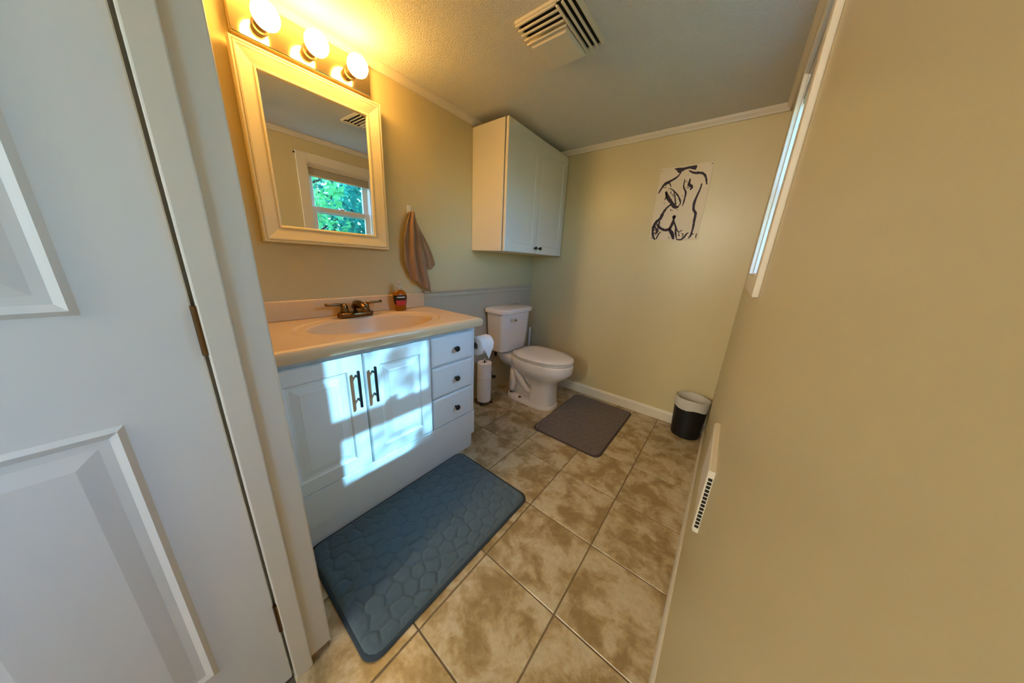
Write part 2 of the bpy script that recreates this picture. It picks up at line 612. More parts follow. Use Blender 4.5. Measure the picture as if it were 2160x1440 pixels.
# unseen globe lamps added in the hall to brighten the end wall
for hx_, lb_ in ((1.22, 'unseen globe lamp added as fill light nearer the window side of the hall'), (0.62, 'unseen globe lamp added as fill light nearer the end of the hall')):
    hy_ = -2.7
    hl = thing('hall_fill_lamp', lb_, 'light', (hx_, hy_, 2.2), 'added hall fill lamps')
    obj('canopy', lathe(BM(), [(0.05, 2.1999), (0.05, 2.185), (0.02, 2.175)], (hx_, hy_, 0), n=20), 'chrome', hl, True, angle=40)
    obj('stem', tube(BM(), [(hx_, hy_, 2.18), (hx_, hy_, 2.05)], 0.008, 10), 'chrome', hl, True)
    obj('globe', lathe(BM(), [(max(0.13 * math.sin(math.pi * (0.06 + 0.94 * k / 16)), 0.001), 1.93 + 0.13 * math.cos(math.pi * (0.06 + 0.94 * k / 16))) for k in range(17)], (hx_, hy_, 0), n=28), 'globe', hl, True)

# raised blind in the bathroom window
bl = thing('window_blind', 'raised tan slatted blind bunched at the window top', 'blind', (W + 0.02, (WY0 + WY1) / 2, WZ1 - 0.012))
obj('head_rail', box(BM(), W + 0.004, W + 0.036, WY0 + 0.014, WY1 - 0.014, WZ1 - 0.036, WZ1 - 0.012, 0.003), 'blind', bl)
z = WZ1 - 0.040
k = 0
while z > 1.752:
    bm = BM()
    box(bm, W + 0.003, W + 0.037, WY0 + 0.016, WY1 - 0.016, z - 0.0032, z - 0.0006)
    for v in bm.verts:
        v.co.x += math.sin(k * 1.7) * 0.002
    obj('slat', bm, 'blind', bl)
    z -= 0.0042
    k += 1
obj('bottom_rail', box(BM(), W + 0.004, W + 0.036, WY0 + 0.016, WY1 - 0.016, z - 0.016, z - 0.001, 0.004), 'blind', bl)
obj('cord', tube(BM(), [(W + 0.002, WY0 + 0.06, WZ1 - 0.03), (W + 0.001, WY0 + 0.06, 1.5), (W + 0.001, WY0 + 0.062, 1.36)], 0.0015, 6), 'white_plastic', bl)

# ------------------------------------------------------------------ outside
struct(obj('ground', box(BM(), W + 0.1, 26, -14, 18, -0.75, -0.7), 'grass'), 'grass outside the window')

def leaves(n, cen, rad, size, seed):
    rnd = random.Random(seed)
    bm = BM()
    for _ in range(n):
        while True:
            p = Vector((rnd.uniform(-1, 1), rnd.uniform(-1, 1), rnd.uniform(-1, 1)))
            if p.length <= 1:
                break
        if noise.noise(p * 2.6 + Vector((seed, 0, 0))) < -0.08:
            continue
        q = Vector((cen[0] + p.x * rad[0], cen[1] + p.y * rad[1], cen[2] + p.z * rad[2]))
        u = Vector((rnd.gauss(0, 1), rnd.gauss(0, 1), rnd.gauss(0, 1))).normalized()
        v = u.cross(Vector((rnd.gauss(0, 1), rnd.gauss(0, 1), rnd.gauss(0, 1)))).normalized()
        s = size * rnd.uniform(0.6, 1.3)
        a = [q - u * s, q + v * s * 0.5, q + u * s, q - v * s * 0.5]
        bm.faces.new([bm.verts.new(x) for x in a])
    return bm

def tree(x, y, h, r, n, lm, seed, label, size=0.13):
    t = thing('tree', label, 'tree', (x, y, -0.7), 'trees outside the window')
    bm = BM()
    tube(bm, [(x, y, -0.7), (x + 0.05, y - 0.04, h * 0.4), (x, y + 0.05, h * 0.8), (x + 0.03, y, h)], [0.16, 0.13, 0.09, 0.03], 8)
    for k in range(7):
        a = k * 2.4
        zz = h * (0.3 + 0.08 * k)
        tube(bm, [(x, y, zz), (x + math.cos(a) * r * 0.4, y + math.sin(a) * r * 0.4, zz + 0.25), (x + math.cos(a) * r * 0.85, y + math.sin(a) * r * 0.85, zz + 0.6)], [0.05, 0.03, 0.01], 6)
    obj('trunk', bm, 'bark', t)
    obj('foliage', leaves(n, (x, y, h * 0.55), (r, r, h * 0.62), size, seed), lm, t)
    return t

tl = ['bright green leafy tree at the left of the mirrored window', 'blue green tree in the middle of the mirrored window',
      'bright green tree at the right of the mirrored window', 'dark green tree furthest behind in the mirrored window']
tree(8.2, 2.9, 3.2, 1.1, 1700, 'leaf_a', 3, tl[0])
tree(9.0, 5.1, 4.0, 1.05, 3000, 'leaf_b', 5, tl[1])
tree(8.0, 7.3, 3.4, 1.1, 3000, 'leaf_a', 9, tl[2])
tree(12.8, 5.4, 4.2, 2.4, 5200, 'leaf_b', 14, tl[3], 0.16)

# a nearer tree, whose sparse twigs reach into the sun's path
nt_ = thing('tree', 'tall sparse tree standing close to the house beside the window', 'tree', (4.4, 4.7, -0.7), 'trees outside the window')
bm = BM()
tube(bm, [(4.4, 4.7, -0.7), (4.45, 4.65, 1.5), (4.4, 4.6, 3.2), (4.35, 4.5, 4.4)], [0.12, 0.10, 0.07, 0.02], 8)
tube(bm, [(4.4, 4.6, 3.0), (4.25, 3.8, 3.35), (4.15, 3.2, 3.5), (4.1, 2.75, 3.62)], [0.04, 0.03, 0.02, 0.006], 6)
obj('trunk', bm, 'bark', nt_)
rnd = random.Random(21)
bm = BM()
for (cy, cz, ry, rz, n) in ((0.60, 0.765, 0.13, 0.035, 42), (0.735, 0.215, 0.05, 0.06, 34), (0.77, 0.40, 0.02, 0.09, 18), (0.66, 0.60, 0.06, 0.05, 9), (0.40, 0.66, 0.05, 0.05, 5), (0.5, 0.33, 0.08, 0.06, 6), (0.55, 0.62, 0.28, 0.16, 60), (0.62, 0.68, 0.12, 0.08, 40), (0.55, 0.33, 0.28, 0.12, 45), (0.68, 0.27, 0.06, 0.06, 22)):
    for _ in range(n):
        t_ = 2.6 + rnd.uniform(-0.25, 0.25)
        q = Vector((0.486, cy + rnd.gauss(0, ry * 0.6), cz + rnd.gauss(0, rz * 0.6))) + Vector((1.195, 0.735, 0.975)) * t_
        u = Vector((rnd.gauss(0, 1), rnd.gauss(0, 1), rnd.gauss(0, 1))).normalized()
        v = u.cross(Vector((rnd.gauss(0, 1), rnd.gauss(0, 1), rnd.gauss(0, 1)))).normalized()
        s_ = rnd.uniform(0.018, 0.034)
        bm.faces.new([bm.verts.new(x) for x in (q - u * s_, q + v * s_ * 0.5, q + u * s_, q - v * s_ * 0.5)])
obj('twig_leaves', bm, 'leaf_b', nt_)
obj('crown', leaves(900, (4.4, 4.7, 4.2), (0.9, 0.9, 0.8), 0.08, 31), 'leaf_b', nt_)

# ================================================================== VANITY
VX = 0.466        # face frame plane
VY0, VY1 = 0.122, 1.0765
van = thing('vanity_cabinet', 'white painted vanity cabinet with two doors and three drawers', 'cabinet', (0.24, 0.6, 0))
bm = BM()
box(bm, 0.006, VX, VY1 - 0.016, VY1, 0.10, 0.786)
box(bm, 0.006, VX, VY0, VY0 + 0.016, 0.10, 0.786)
box(bm, 0.006, 0.012, VY0 + 0.016, VY1 - 0.016, 0.10, 0.786)
box(bm, 0.012, VX, VY0 + 0.016, VY1 - 0.016, 0.10, 0.116)
box(bm, VX - 0.016, VX, VY0 + 0.016, VY1 - 0.016, 0.116, 0.786)
obj('body', bm, 'vanity_paint', van)
obj('toe_kick', box(BM(), 0.02, VX - 0.006, VY0, VY1 - 0.010, 0.0, 0.10, 0.001, 1), 'vanity_paint', van)
obj('apron', box(BM(), VX, VX + 0.012, VY0, VY1 - 0.003, 0.102, 0.258, 0.002, 1), 'vanity_paint', van)

def raised_door(name, parent, x0, y0, y1, z0, z1, material, prof, base=0.0):
    bm = BM()
    R = rect_frame(bm, y0, y1, z0, z1, [(0, base)] + prof, plane_x(x0))
    bm.faces.new(R[-1])
    bm.faces.new(R[0][::-1])
    return obj(name, bm, material, parent)

dprof = [(0, 0.016), (0.004, 0.020), (0.058, 0.020), (0.064, 0.014), (0.074, 0.013), (0.096, 0.019), (0.098, 0.020)]
for (a0, a1, hy) in ((0.132, 0.4465, 0.417), (0.4525, 0.764, 0.482)):
    d = raised_door('door', van, VX, a0, a1, 0.266, 0.770, 'vanity_paint', dprof)
    bm = BM()
    x = VX + 0.020
    box(bm, x + 0.022, x + 0.032, hy - 0.005, hy + 0.005, 0.562, 0.718, 0.003)
    for zz in (0.590, 0.690):
        tube(bm, [(x - 0.001, hy, zz), (x + 0.025, hy, zz)], 0.0045, 10)
    hh = obj('handle', bm, 'black_metal', d, True, angle=40)
    hh['label'] = 'black bar handle'
sprof = [(0, 0.016), (0.004, 0.020), (0.05, 0.020)]
for (z0, z1) in ((0.619, 0.770), (0.444, 0.610), (0.266, 0.436)):
    bm = BM()
    R = rect_frame(bm, 0.774, 1.045, z0, z1, [(0, 0), (0, 0.014), (0.004, 0.018), (0.010, 0.020)], plane_x(VX))
    bm.faces.new(R[-1])
    bm.faces.new(R[0][::-1])
    d = obj('drawer', bm, 'vanity_paint', van)
    zz = (z0 + z1) / 2
    kb = obj('knob', lathe(BM(), [(0.006, -0.001), (0.005, 0.010), (0.008, 0.014), (0.0145, 0.017), (0.0155, 0.022), (0.013, 0.027), (0.006, 0.029)], (VX + 0.020, 0.9175, zz), 'X', 20), 'black_metal', d, True)
    kb['label'] = 'round black knob'

# countertop with moulded oval basin
CT = 0.84
ctop = thing('vanity_countertop', 'cream cultured marble countertop with moulded oval basin on the vanity', 'countertop', (0.25, 0.6, 0.786))
CXF, CYR = 0.512, 1.100
SC = (0.262, 0.628)
def surf(x, y):
    ex, ey = (x - SC[0]) / 0.172, (y - SC[1]) / 0.285
    r = math.sqrt(ex * ex + ey * ey)
    z = CT
    # faint moulded ring round the bowl
    ro = math.sqrt(((x - SC[0]) / 0.205) ** 2 + ((y - SC[1]) / 0.330) ** 2)
    t = min(max((1.02 - ro) / 0.04, 0), 1)
    z -= 0.0055 * t * t * (3 - 2 * t)
    if r < 1.0:
        q = 1 - r
        z -= 0.115 * (1 - (1 - min(q / 0.26, 1)) ** 2.0) + 0.022 * q
    return z
rr = 0.022
xs = [0.004 + (CXF - rr - 0.004) * i / 170 for i in range(171)]
ys = [VY0 + 0.001 + (CYR - rr - VY0) * i / 280 for i in range(281)]
xp = [(x, 0) for x in xs] + [(CXF - rr + rr * math.sin(a), rr - rr * math.cos(a)) for a in [math.pi / 2 * k / 8 for k in range(1, 9)]]
xp += [(CXF - 0.003 * (1 - math.cos(a)) - 0.0, rr + 0.022 * k / 5) for k, a in [(k, math.pi / 2 * k / 5) for k in range(1, 6)]]
yp = [(y, 0) for y in ys] + [(CYR - rr + rr * math.sin(a), rr - rr * math.cos(a)) for a in [math.pi / 2 * k / 8 for k in range(1, 9)]]
yp += [(CYR - 0.003 * (1 - math.cos(a)), rr + 0.022 * k / 5) for k, a in [(k, math.pi / 2 * k / 5) for k in range(1, 6)]]
bm = BM()
G = []
for (x, dxz) in xp:
    row = []
    for (y, dyz) in yp:
        zz = surf(x, y) - max(dxz, dyz)
        row.append(bm.verts.new((x, y, zz)))
    G.append(row)
for i in range(len(G) - 1):
    for j in range(len(G[0]) - 1):
        bm.faces.new((G[i][j], G[i][j + 1], G[i + 1][j + 1], G[i + 1][j]))
obj('counter_slab', bm, 'marble', ctop, True)
tag(obj('backsplash', box(BM(), 0.001, 0.022, VY0 + 0.002, 1.060, CT + 0.0002, 0.930, 0.006, 3), 'marble', None, True, angle=40), 'cream cultured marble backsplash strip along the wall behind the faucet', 'backsplash')
obj('drain', lathe(BM(), [(0.026, 0.0), (0.026, 0.004), (0.020, 0.006), (0.012, 0.003), (0.004, 0.003)], (SC[0], SC[1], CT - 0.139), n=24), 'bronze', ctop, True, angle=40)

# faucet
FX, FY = 0.068, 0.615
fc = thing('faucet', 'bronze two handle faucet standing behind the basin', 'faucet', (FX, FY, CT))
bm = BM()
rings = []
for z, s in ((0, 1.0), (0.012, 1.0), (0.018, 0.93), (0.021, 0.80)):
    ring = []
    for k in range(32):
        a = 2 * math.pi * k / 32
        ring.append(Vector((FX + 0.027 * s * math.cos(a), FY + (0.060 if math.sin(a) > 0 else -0.060) * (1 if abs(math.sin(a)) > 1e-6 else 0) + 0.027 * s * math.sin(a), CT + z)))
    rings.append(ring)
loft(bm, rings)
obj('base_plate', bm, 'bronze', fc, True, angle=50)
for s in (-1, 1):
    hy = FY + s * 0.052
    hb = obj('handle_body', lathe(BM(), [(0.021, 0.015), (0.019, 0.03), (0.016, 0.045), (0.015, 0.056), (0.010, 0.064)], (FX, hy, CT), n=20), 'bronze', fc, True)
    lv = obj('lever', tube(BM(), [(FX, hy - s * 0.006, CT + 0.058), (FX + 0.002, hy + s * 0.03, CT + 0.064), (FX + 0.003, hy + s * 0.066, CT + 0.064), (FX + 0.003, hy + s * 0.084, CT + 0.067)], [0.008, 0.0065, 0.006, 0.007], 12), 'bronze', hb, True)
obj('spout', tube(BM(), [(FX - 0.004, FY, CT + 0.012), (FX, FY, CT + 0.045), (FX + 0.02, FY, CT + 0.066), (FX + 0.055, FY, CT + 0.068), (FX + 0.095, FY, CT + 0.055), (FX + 0.112, FY, CT + 0.040)], [0.022, 0.020, 0.019, 0.017, 0.014, 0.012], 16), 'bronze', fc, True)
obj('lift_rod', tube(BM(), [(FX - 0.022, FY, CT + 0.015), (FX - 0.022, FY, CT + 0.075)], [0.003, 0.003], 8), 'bronze', fc, True)

# soap bottle
SX, SY = 0.062, 0.868
sb = thing('soap_bottle', 'amber liquid soap bottle with black and red label by the towel', 'bottle', (SX, SY, CT))
prof = [(0.029, 0.0), (0.034, 0.004), (0.035, 0.012), (0.035, 0.03), (0.041, 0.06), (0.043, 0.08), (0.040, 0.098), (0.029, 0.113), (0.014, 0.121), (0.012, 0.126)]
bo = obj('bottle_body', lathe(BM(), prof, (SX, SY, CT), n=32, sx=0.62), 'amber_soap', sb, True)
def label_patch(z0, z1, a0, a1, grow):
    bm = BM()
    rings = []
    for i in range(9):
        zz = z0 + (z1 - z0) * i / 8
        for (r0, h0), (r1, h1) in zip(prof[:-1], prof[1:]):
            if h0 <= zz <= h1:
                rr_ = r0 + (r1 - r0) * (zz - h0) / (h1 - h0)
                break
        rr_ += grow
        rings.append([Vector((SX + 0.62 * rr_ * math.cos(a), SY + rr_ * math.sin(a), CT + zz)) for a in [a0 + (a1 - a0) * k / 14 for k in range(15)]])
    loft(bm, rings, False, False, False)
    return bm
lb = obj('label', label_patch(0.040, 0.092, -1.35, 0.75, 0.0012), 'label_black', sb, True)
obj('label_motif', label_patch(0.034, 0.062, -0.95, 0.62, 0.0018), 'label_red', lb, True)
obj('label_print', label_patch(0.078, 0.083, -0.75, 0.35, 0.0018), 'label_white', lb, True)
bm = lathe(BM(), [(0.0135, 0.122), (0.0135, 0.136), (0.006, 0.138), (0.005, 0.158)], (SX, SY, CT), n=18)
pm = obj('pump', bm, 'clear_plastic', sb, True, angle=40)
bm = lathe(BM(), [(0.009, 0.156), (0.010, 0.166), (0.006, 0.170)], (SX, SY, CT), n=14)
tube(bm, [(SX, SY, CT + 0.162), (SX + 0.018, SY - 0.018, CT + 0.162), (SX + 0.024, SY - 0.024, CT + 0.156)], 0.004, 8)
obj('pump_head', bm, 'clear_plastic', pm, True, angle=40)

# ================================================================== MIRROR
MY0, MY1, MZ0, MZ1 = 0.309, 0.840, 1.178, 1.848
TILT = 0.020
mi = thing('wall_mirror', 'rectangular mirror in a cream moulded frame above the basin', 'mirror', (0.006, (MY0 + MY1) / 2, MZ0))
mx0 = 0.006
pf = [(0, 0), (0, 0.024), (0.003, 0.028), (0.007, 0.028), (0.0095, 0.0245), (0.012, 0.028), (0.017, 0.028), (0.020, 0.0265), (0.058, 0.016), (0.061, 0.0195), (0.066, 0.0185), (0.070, 0.010), (0.070, 0.0)]
def tiltx(bm):
    for v in bm.verts:
        v.co.x += (v.co.z - MZ0) * TILT
    return bm
# four mitred frame bars
def frame_bar(side):
    bm = BM()
    r0, r1 = [], []
    cs = [(0, 0), (1, 0), (1, 1), (0, 1)]
    for ins, d in pf:
        c4 = [(MY0 + ins, MZ0 + ins), (MY1 - ins, MZ0 + ins), (MY1 - ins, MZ1 - ins), (MY0 + ins, MZ1 - ins)]
        a, b = c4[side], c4[(side + 1) % 4]
        r0.append(Vector((mx0 + d, a[0], a[1])))
        r1.append(Vector((mx0 + d, b[0], b[1])))
    loft(bm, [r0, r1], True, True)
    return tiltx(bm)
for s in range(4):
    obj('frame_bar', frame_bar(s), 'frame_paint', mi)
bm = box(BM(), mx0 + 0.004, mx0 + 0.010, MY0 + 0.066, MY1 - 0.066, MZ0 + 0.066, MZ1 - 0.066)
obj('mirror_glass', tiltx(bm), 'mirror', mi)

# nail on the window wall
nl = obj('nail', lathe(BM(), [(0.0035, 0.0), (0.0035, -0.012), (0.007, -0.012), (0.007, -0.015), (0.002, -0.016)], (W, 0.925, 1.885), 'X', 10), 'black_metal')
tag(nl, 'small dark nail in the wall beside the window casing', 'nail')

# ================================================================== LIGHT BAR
LY0, LY1, LZ0, LZ1 = 0.322, 0.803, 1.868, 1.990
lt = thing('vanity_light', 'polished vanity light bar with three lit globe bulbs above the mirror', 'light', (0.0, (LY0 + LY1) / 2, LZ0))
obj('back_plate', box(BM(), 0.001, 0.030, LY0, LY1, LZ0, LZ1, 0.004, 2), 'plate', lt)
for by in (0.410, 0.562, 0.714):
    bz = 1.922
    s = obj('socket', lathe(BM(), [(0.026, 0.029), (0.026, 0.036), (0.020, 0.038), (0.020, 0.056), (0.023, 0.060), (0.023, 0.072), (0.017, 0.074)], (0, by, bz), 'X', 24), 'socket', lt, True, angle=35)
    pr = []
    R0 = 0.0405
    for k in range(13):
        a = math.pi * (0.86 - 0.86 * k / 12)
        pr.append((max(R0 * math.sin(a), 0.0005), 0.074 + R0 * 0.92 + R0 * -math.cos(a) * -1 * -1))
    pr = [(max(R0 * math.sin(math.pi * (0.14 + 0.86 * k / 14)), 0.0006), 0.110 - R0 * math.cos(math.pi * (0.14 + 0.86 * k / 14))) for k in range(15)]
    obj('bulb', lathe(BM(), pr, (0, by, bz), 'X', 28), 'bulb', lt, True)

# ================================================================== TOWEL AND HOOK
hk = thing('towel_hook', 'small white adhesive hook holding the brown towel', 'hook', (0, 0.992, 1.385))
obj('hook_plate', box(BM(), 0.0, 0.006, 0.979, 1.005, 1.385, 1.432, 0.003), 'white_plastic', hk)
obj('hook_arm', tube(BM(), [(0.004, 0.992, 1.400), (0.018, 0.992, 1.388), (0.026, 0.992, 1.390), (0.029, 0.992, 1.402)], 0.0045, 10), 'white_plastic', hk, True)

tw = thing('hand_towel', 'brown terry hand towel hanging from a small white hook', 'towel', (0.02, 0.992, 0.94))
def towel_layer(left, right, bottom, xoff, folds, amp, ph):
    bm = BM()
    NU, NV = 44, 50
    G = []
    def interp(tab, t):
        for (t0, v0), (t1, v1) in zip(tab[:-1], tab[1:]):
            if t0 <= t <= t1:
                q = (t - t0) / (t1 - t0)
                return v0 + (v1 - v0) * q
        return tab[-1][1]
    for i in range(NV + 1):
        row = []
        t = i / NV
        for j in range(NU + 1):
            u = j / NU
            zb = interp(bottom, u)
            z = 1.398 + (zb - 1.398) * t
            y = interp(left, t) * (1 - u) + interp(right, t) * u
            g = min(1, t * 2.2)
            x = xoff + amp * (0.35 + 0.65 * g) * (math.cos(folds * 2 * math.pi * u + ph + 0.9 * t) + 0.4 * math.cos(folds * 5.1 * u + 2 * t)) 
            x += 0.007 * noise.noise(Vector((u * 5, t * 4, ph)))
            y += 0.010 * noise.noise(Vector((u * 3 + 7, t * 4, ph))) * g
            z += 0.008 * noise.noise(Vector((u * 6, 3, ph))) * t
            x += 0.010 * math.sin(math.pi * u) * (1 - 0.5 * t)
            row.append(bm.verts.new((max(x, 0.003), y, z)))
        G.append(row)
    for i in range(NV):
        for j in range(NU):
            bm.faces.new((G[i][j], G[i][j + 1], G[i + 1][j + 1], G[i + 1][j]))
    return bm
def thick(o, t):
    md = o.modifiers.new('thickness', 'SOLIDIFY')
    md.thickness = t
    md.offset = 0
o = obj('towel_front', towel_layer([(0, 0.978), (0.15, 0.955), (0.45, 0.922), (0.75, 0.928), (1, 0.952)], [(0, 1.006), (0.25, 1.035), (0.6, 1.075), (1, 1.112)],
    [(0, 1.03), (0.3, 1.00), (0.6, 0.965), (0.85, 0.955), (1, 0.925)], 0.036, 2.5, 0.0105, 0.3), 'towel', tw, True)
thick(o, 0.005)
o = obj('towel_back', towel_layer([(0, 0.985), (0.4, 0.985), (1, 1.0)], [(0, 1.012), (0.2, 1.035), (0.6, 1.105), (0.85, 1.14), (1, 1.150)],
    [(0, 1.05), (0.6, 1.09), (0.85, 1.075), (1, 1.105)], 0.017, 3.4, 0.006, 2.0), 'towel', tw, True)
thick(o, 0.005)

# ================================================================== WALL CABINET
KX = 0.283
KY0, KY1, KZ0, KZ1 = 1.497, 2.290, 1.215, 1.990
kc = thing('wall_cabinet', 'white two door wall cabinet mounted above the toilet', 'cabinet', (0.14, 1.9, KZ0))
obj('body', box(BM(), 0.001, KX, KY0, KY1, KZ0, KZ1, 0.002, 1), 'cabinet_paint', kc)
kprof = [(0, 0.017), (0.003, 0.019), (0.060, 0.019), (0.064, 0.013), (0.07, 0.013)]
for k, (a0, a1, ky) in enumerate(((KY0 + 0.002, 1.893, 1.868), (1.897, KY1 - 0.002, 1.930))):
    bm = BM()
    R = rect_frame(bm, a0, a1, KZ0 + 0.002, KZ1 - 0.002, [(0, 0)] + kprof, plane_x(KX + 0.003))
    bm.faces.new(R[-1])
    bm.faces.new(R[0][::-1])
    kn = BM()
    lathe(kn, [(0.005, 0.0), (0.005, 0.010), (0.011, 0.014), (0.013, 0.019), (0.010, 0.024), (0.003, 0.026)], (KX + 0.022, ky, 1.258), 'X', 16)
    if k == 0:   # stands slightly open at its hinge side
        for b in (bm, kn):
            for v in b.verts:
                q = (a1 - v.co.y) / (a1 - a0)
                v.co.x += 0.008 * q
    d = obj('door', bm, 'cabinet_paint', kc)
    h = obj('knob', kn, 'black_metal', d, True)
    h['label'] = 'small black knob'

# ================================================================== EXHAUST FAN
fx0, fx1, fy0, fy1 = 0.700, 0.955, 1.045, 1.325
fn = thing('exhaust_fan', 'cream plastic exhaust fan cover with louvres on the ceiling', 'fan', ((fx0 + fx1) / 2, (fy0 + fy1) / 2, H - 0.034))
bm = BM()
rect_frame(bm, fx0, fx1, fy0, fy1, [(0, 0), (0, -0.010), (0.006, -0.012), (0.006, -0.002)], lambda a, b, d: Vector((a, b, H + d)))
obj('rim', bm, 'fan_plastic', fn)
obj('dark_inside', box(BM(), fx0 + 0.004, fx1 - 0.004, fy0 + 0.004, fy1 - 0.004, H - 0.004, H - 0.0005), 'dark', fn)
px0, px1, py0, py1 = fx0 + 0.006, fx1 - 0.080, fy0 + 0.100, fy1 - 0.004
bm = BM()
R = rect_frame(bm, px0, px1, py0, py1, [(-0.004, -0.003), (0.0, -0.026), (0.010, -0.034)], lambda a, b, d: Vector((a, b, H + d)))
bm.faces.new(R[-1])
obj('centre_panel', bm, 'fan_plastic', fn)
for k in range(5):
    yy = fy0 + 0.004 + 0.0205 * k
    zz = H - 0.012 - 0.0035 * k
    obj('louvre', box(BM(), fx0 - 0.001, fx1 - 0.076, yy, yy + 0.0085, zz - 0.005, zz + 0.001, 0.0022, 2), 'fan_plastic', fn, True, angle=40)
for k in range(4):
    xx = fx1 - 0.003 - 0.0205 * k
    zz = H - 0.012 - 0.0035 * k
    obj('louvre', box(BM(), xx - 0.0095, xx, fy0 + 0.002, fy1 - 0.002, zz - 0.005, zz + 0.001, 0.0022, 2), 'fan_plastic', fn, True, angle=40)

# ================================================================== POSTER
PX0, PX1, PZ0, PZ1 = 1.020, 1.321, 1.348, 1.808
po = thing('ink_drawing', 'unframed ink drawing of a figure seen from behind on the end wall', 'poster', ((PX0 + PX1) / 2, L, PZ0))
obj('sheet', box(BM(), PX0, PX1, L - 0.0022, L - 0.0006, PZ0, PZ1), 'poster_sheet', po)
def U(u, v):
    """sheet coordinates: u 0..1 left to right, v 0..1 top to bottom"""
    return PX0 + u * (PX1 - PX0), PZ1 - v * (PZ1 - PZ0)
STROKES = [
    ([(0.419, 0.083), (0.359, 0.137), (0.239, 0.18), (0.14, 0.207), (0.076, 0.274), (0.037, 0.333)], 0.0091),
    ([(0.568, 0.072), (0.674, 0.109), (0.824, 0.126), (0.904, 0.178), (0.953, 0.276)], 0.0091),
    ([(0.86, 0.257), (0.85, 0.326), (0.817, 0.415), (0.794, 0.5), (0.807, 0.587), (0.86, 0.641), (0.864, 0.728), (0.87, 0.835), (0.857, 0.924), (0.824, 0.978)], 0.0098),
    ([(0.186, 0.315), (0.249, 0.4), (0.336, 0.467), (0.422, 0.535), (0.505, 0.539)], 0.0151),
    ([(0.256, 0.276), (0.346, 0.317), (0.458, 0.396), (0.525, 0.487), (0.488, 0.537)], 0.0060),
    ([(0.346, 0.317), (0.402, 0.426), (0.442, 0.517)], 0.0053),
    ([(0.189, 0.433), (0.213, 0.383), (0.199, 0.326)], 0.0060),
    ([(0.133, 0.233), (0.219, 0.204), (0.276, 0.261)], 0.0045),
    ([(0.342, 0.496), (0.262, 0.546), (0.206, 0.615), (0.169, 0.689), (0.086, 0.743), (0.053, 0.837), (0.076, 0.935), (0.136, 0.993)], 0.0128),
    ([(0.166, 0.726), (0.173, 0.802), (0.292, 0.852), (0.395, 0.843), (0.439, 0.78), (0.455, 0.707), (0.452, 0.661)], 0.0121),
    ([(0.395, 0.843), (0.472, 0.902), (0.528, 0.989)], 0.0151),
    ([(0.465, 0.735), (0.532, 0.828), (0.548, 0.902), (0.588, 0.978)], 0.0083),
    ([(0.545, 0.828), (0.601, 0.885), (0.671, 0.859)], 0.0045),
    ([(0.578, 0.987), (0.671, 0.996), (0.728, 0.965), (0.767, 0.92), (0.801, 0.898)], 0.0076),
    ([(0.163, 0.985), (0.189, 0.913), (0.239, 0.878)], 0.0060),
    ([(0.086, 0.8), (0.14, 0.859), (0.133, 0.915)], 0.0076),
    ([(0.106, 0.743), (0.156, 0.82), (0.163, 0.898)], 0.0053),
    ([(0.522, 0.176), (0.528, 0.278), (0.588, 0.35), (0.591, 0.437), (0.578, 0.533)], 0.0068),
    ([(0.621, 0.176), (0.628, 0.252), (0.688, 0.289), (0.661, 0.326)], 0.0098),
    ([(0.605, 0.285), (0.608, 0.224), (0.641, 0.202)], 0.0045),
    ([(0.96, 0.976), (0.96, 0.909)], 0.0045),
    ([(0.419, 0.67), (0.488, 0.68)], 0.0136),
    ([(0.658, 0.904), (0.708, 0.924), (0.688, 0.959)], 0.0038),
    ([(0.598, 0.922), (0.645, 0.943)], 0.0038),
    ([(0.857, 0.961), (0.88, 0.915), (0.91, 0.926)], 0.0038),
]
HAIR = [(0.269, 0.022), (0.349, 0.017), (0.452, 0.024), (0.561, 0.017), (0.691, 0.015), (0.711, 0.028), (0.694, 0.074), (0.625, 0.061), (0.578, 0.048), (0.498, 0.054), (0.442, 0.072), (0.402, 0.093), (0.355, 0.078), (0.329, 0.05)]
ink_bm = BM()
def ribbon(pts, w):
    P = [Vector(U(*p)) for p in pts]
    Q = []
    for i in range(len(P) - 1):          # Catmull-Rom smoothing
        p0, p1, p2, p3 = P[max(i - 1, 0)], P[i], P[i + 1], P[min(i + 2, len(P) - 1)]
        for k in range(6):
            t = k / 6
            Q.append(0.5 * (2 * p1 + (p2 - p0) * t + (2 * p0 - 5 * p1 + 4 * p2 - p3) * t * t + (3 * p1 - p0 - 3 * p2 + p3) * t ** 3))
    Q.append(P[-1])
    rings = []
    for i, q in enumerate(Q):
        d = (Q[min(i + 1, len(Q) - 1)] - Q[max(i - 1, 0)]).normalized()
        nrm = Vector((-d.y, d.x))
        s = i / (len(Q) - 1)
        ww = w * 0.78 * (0.45 + 0.55 * math.sin(math.pi * min(max(s, 0.04), 0.96))) * (1 + 0.35 * noise.noise(Vector((q.x * 160, q.y * 160, w * 900))))
        a, b = q + nrm * ww, q - nrm * ww
        rings.append([Vector((a.x, L - 0.0022, a.y)), Vector((b.x, L - 0.0022, b.y)), Vector((b.x, L - 0.0027, b.y)), Vector((a.x, L - 0.0027, a.y))])
    loft(ink_bm, rings)
for pts, w in STROKES:
    ribbon(pts, w)
rnd = random.Random(5)
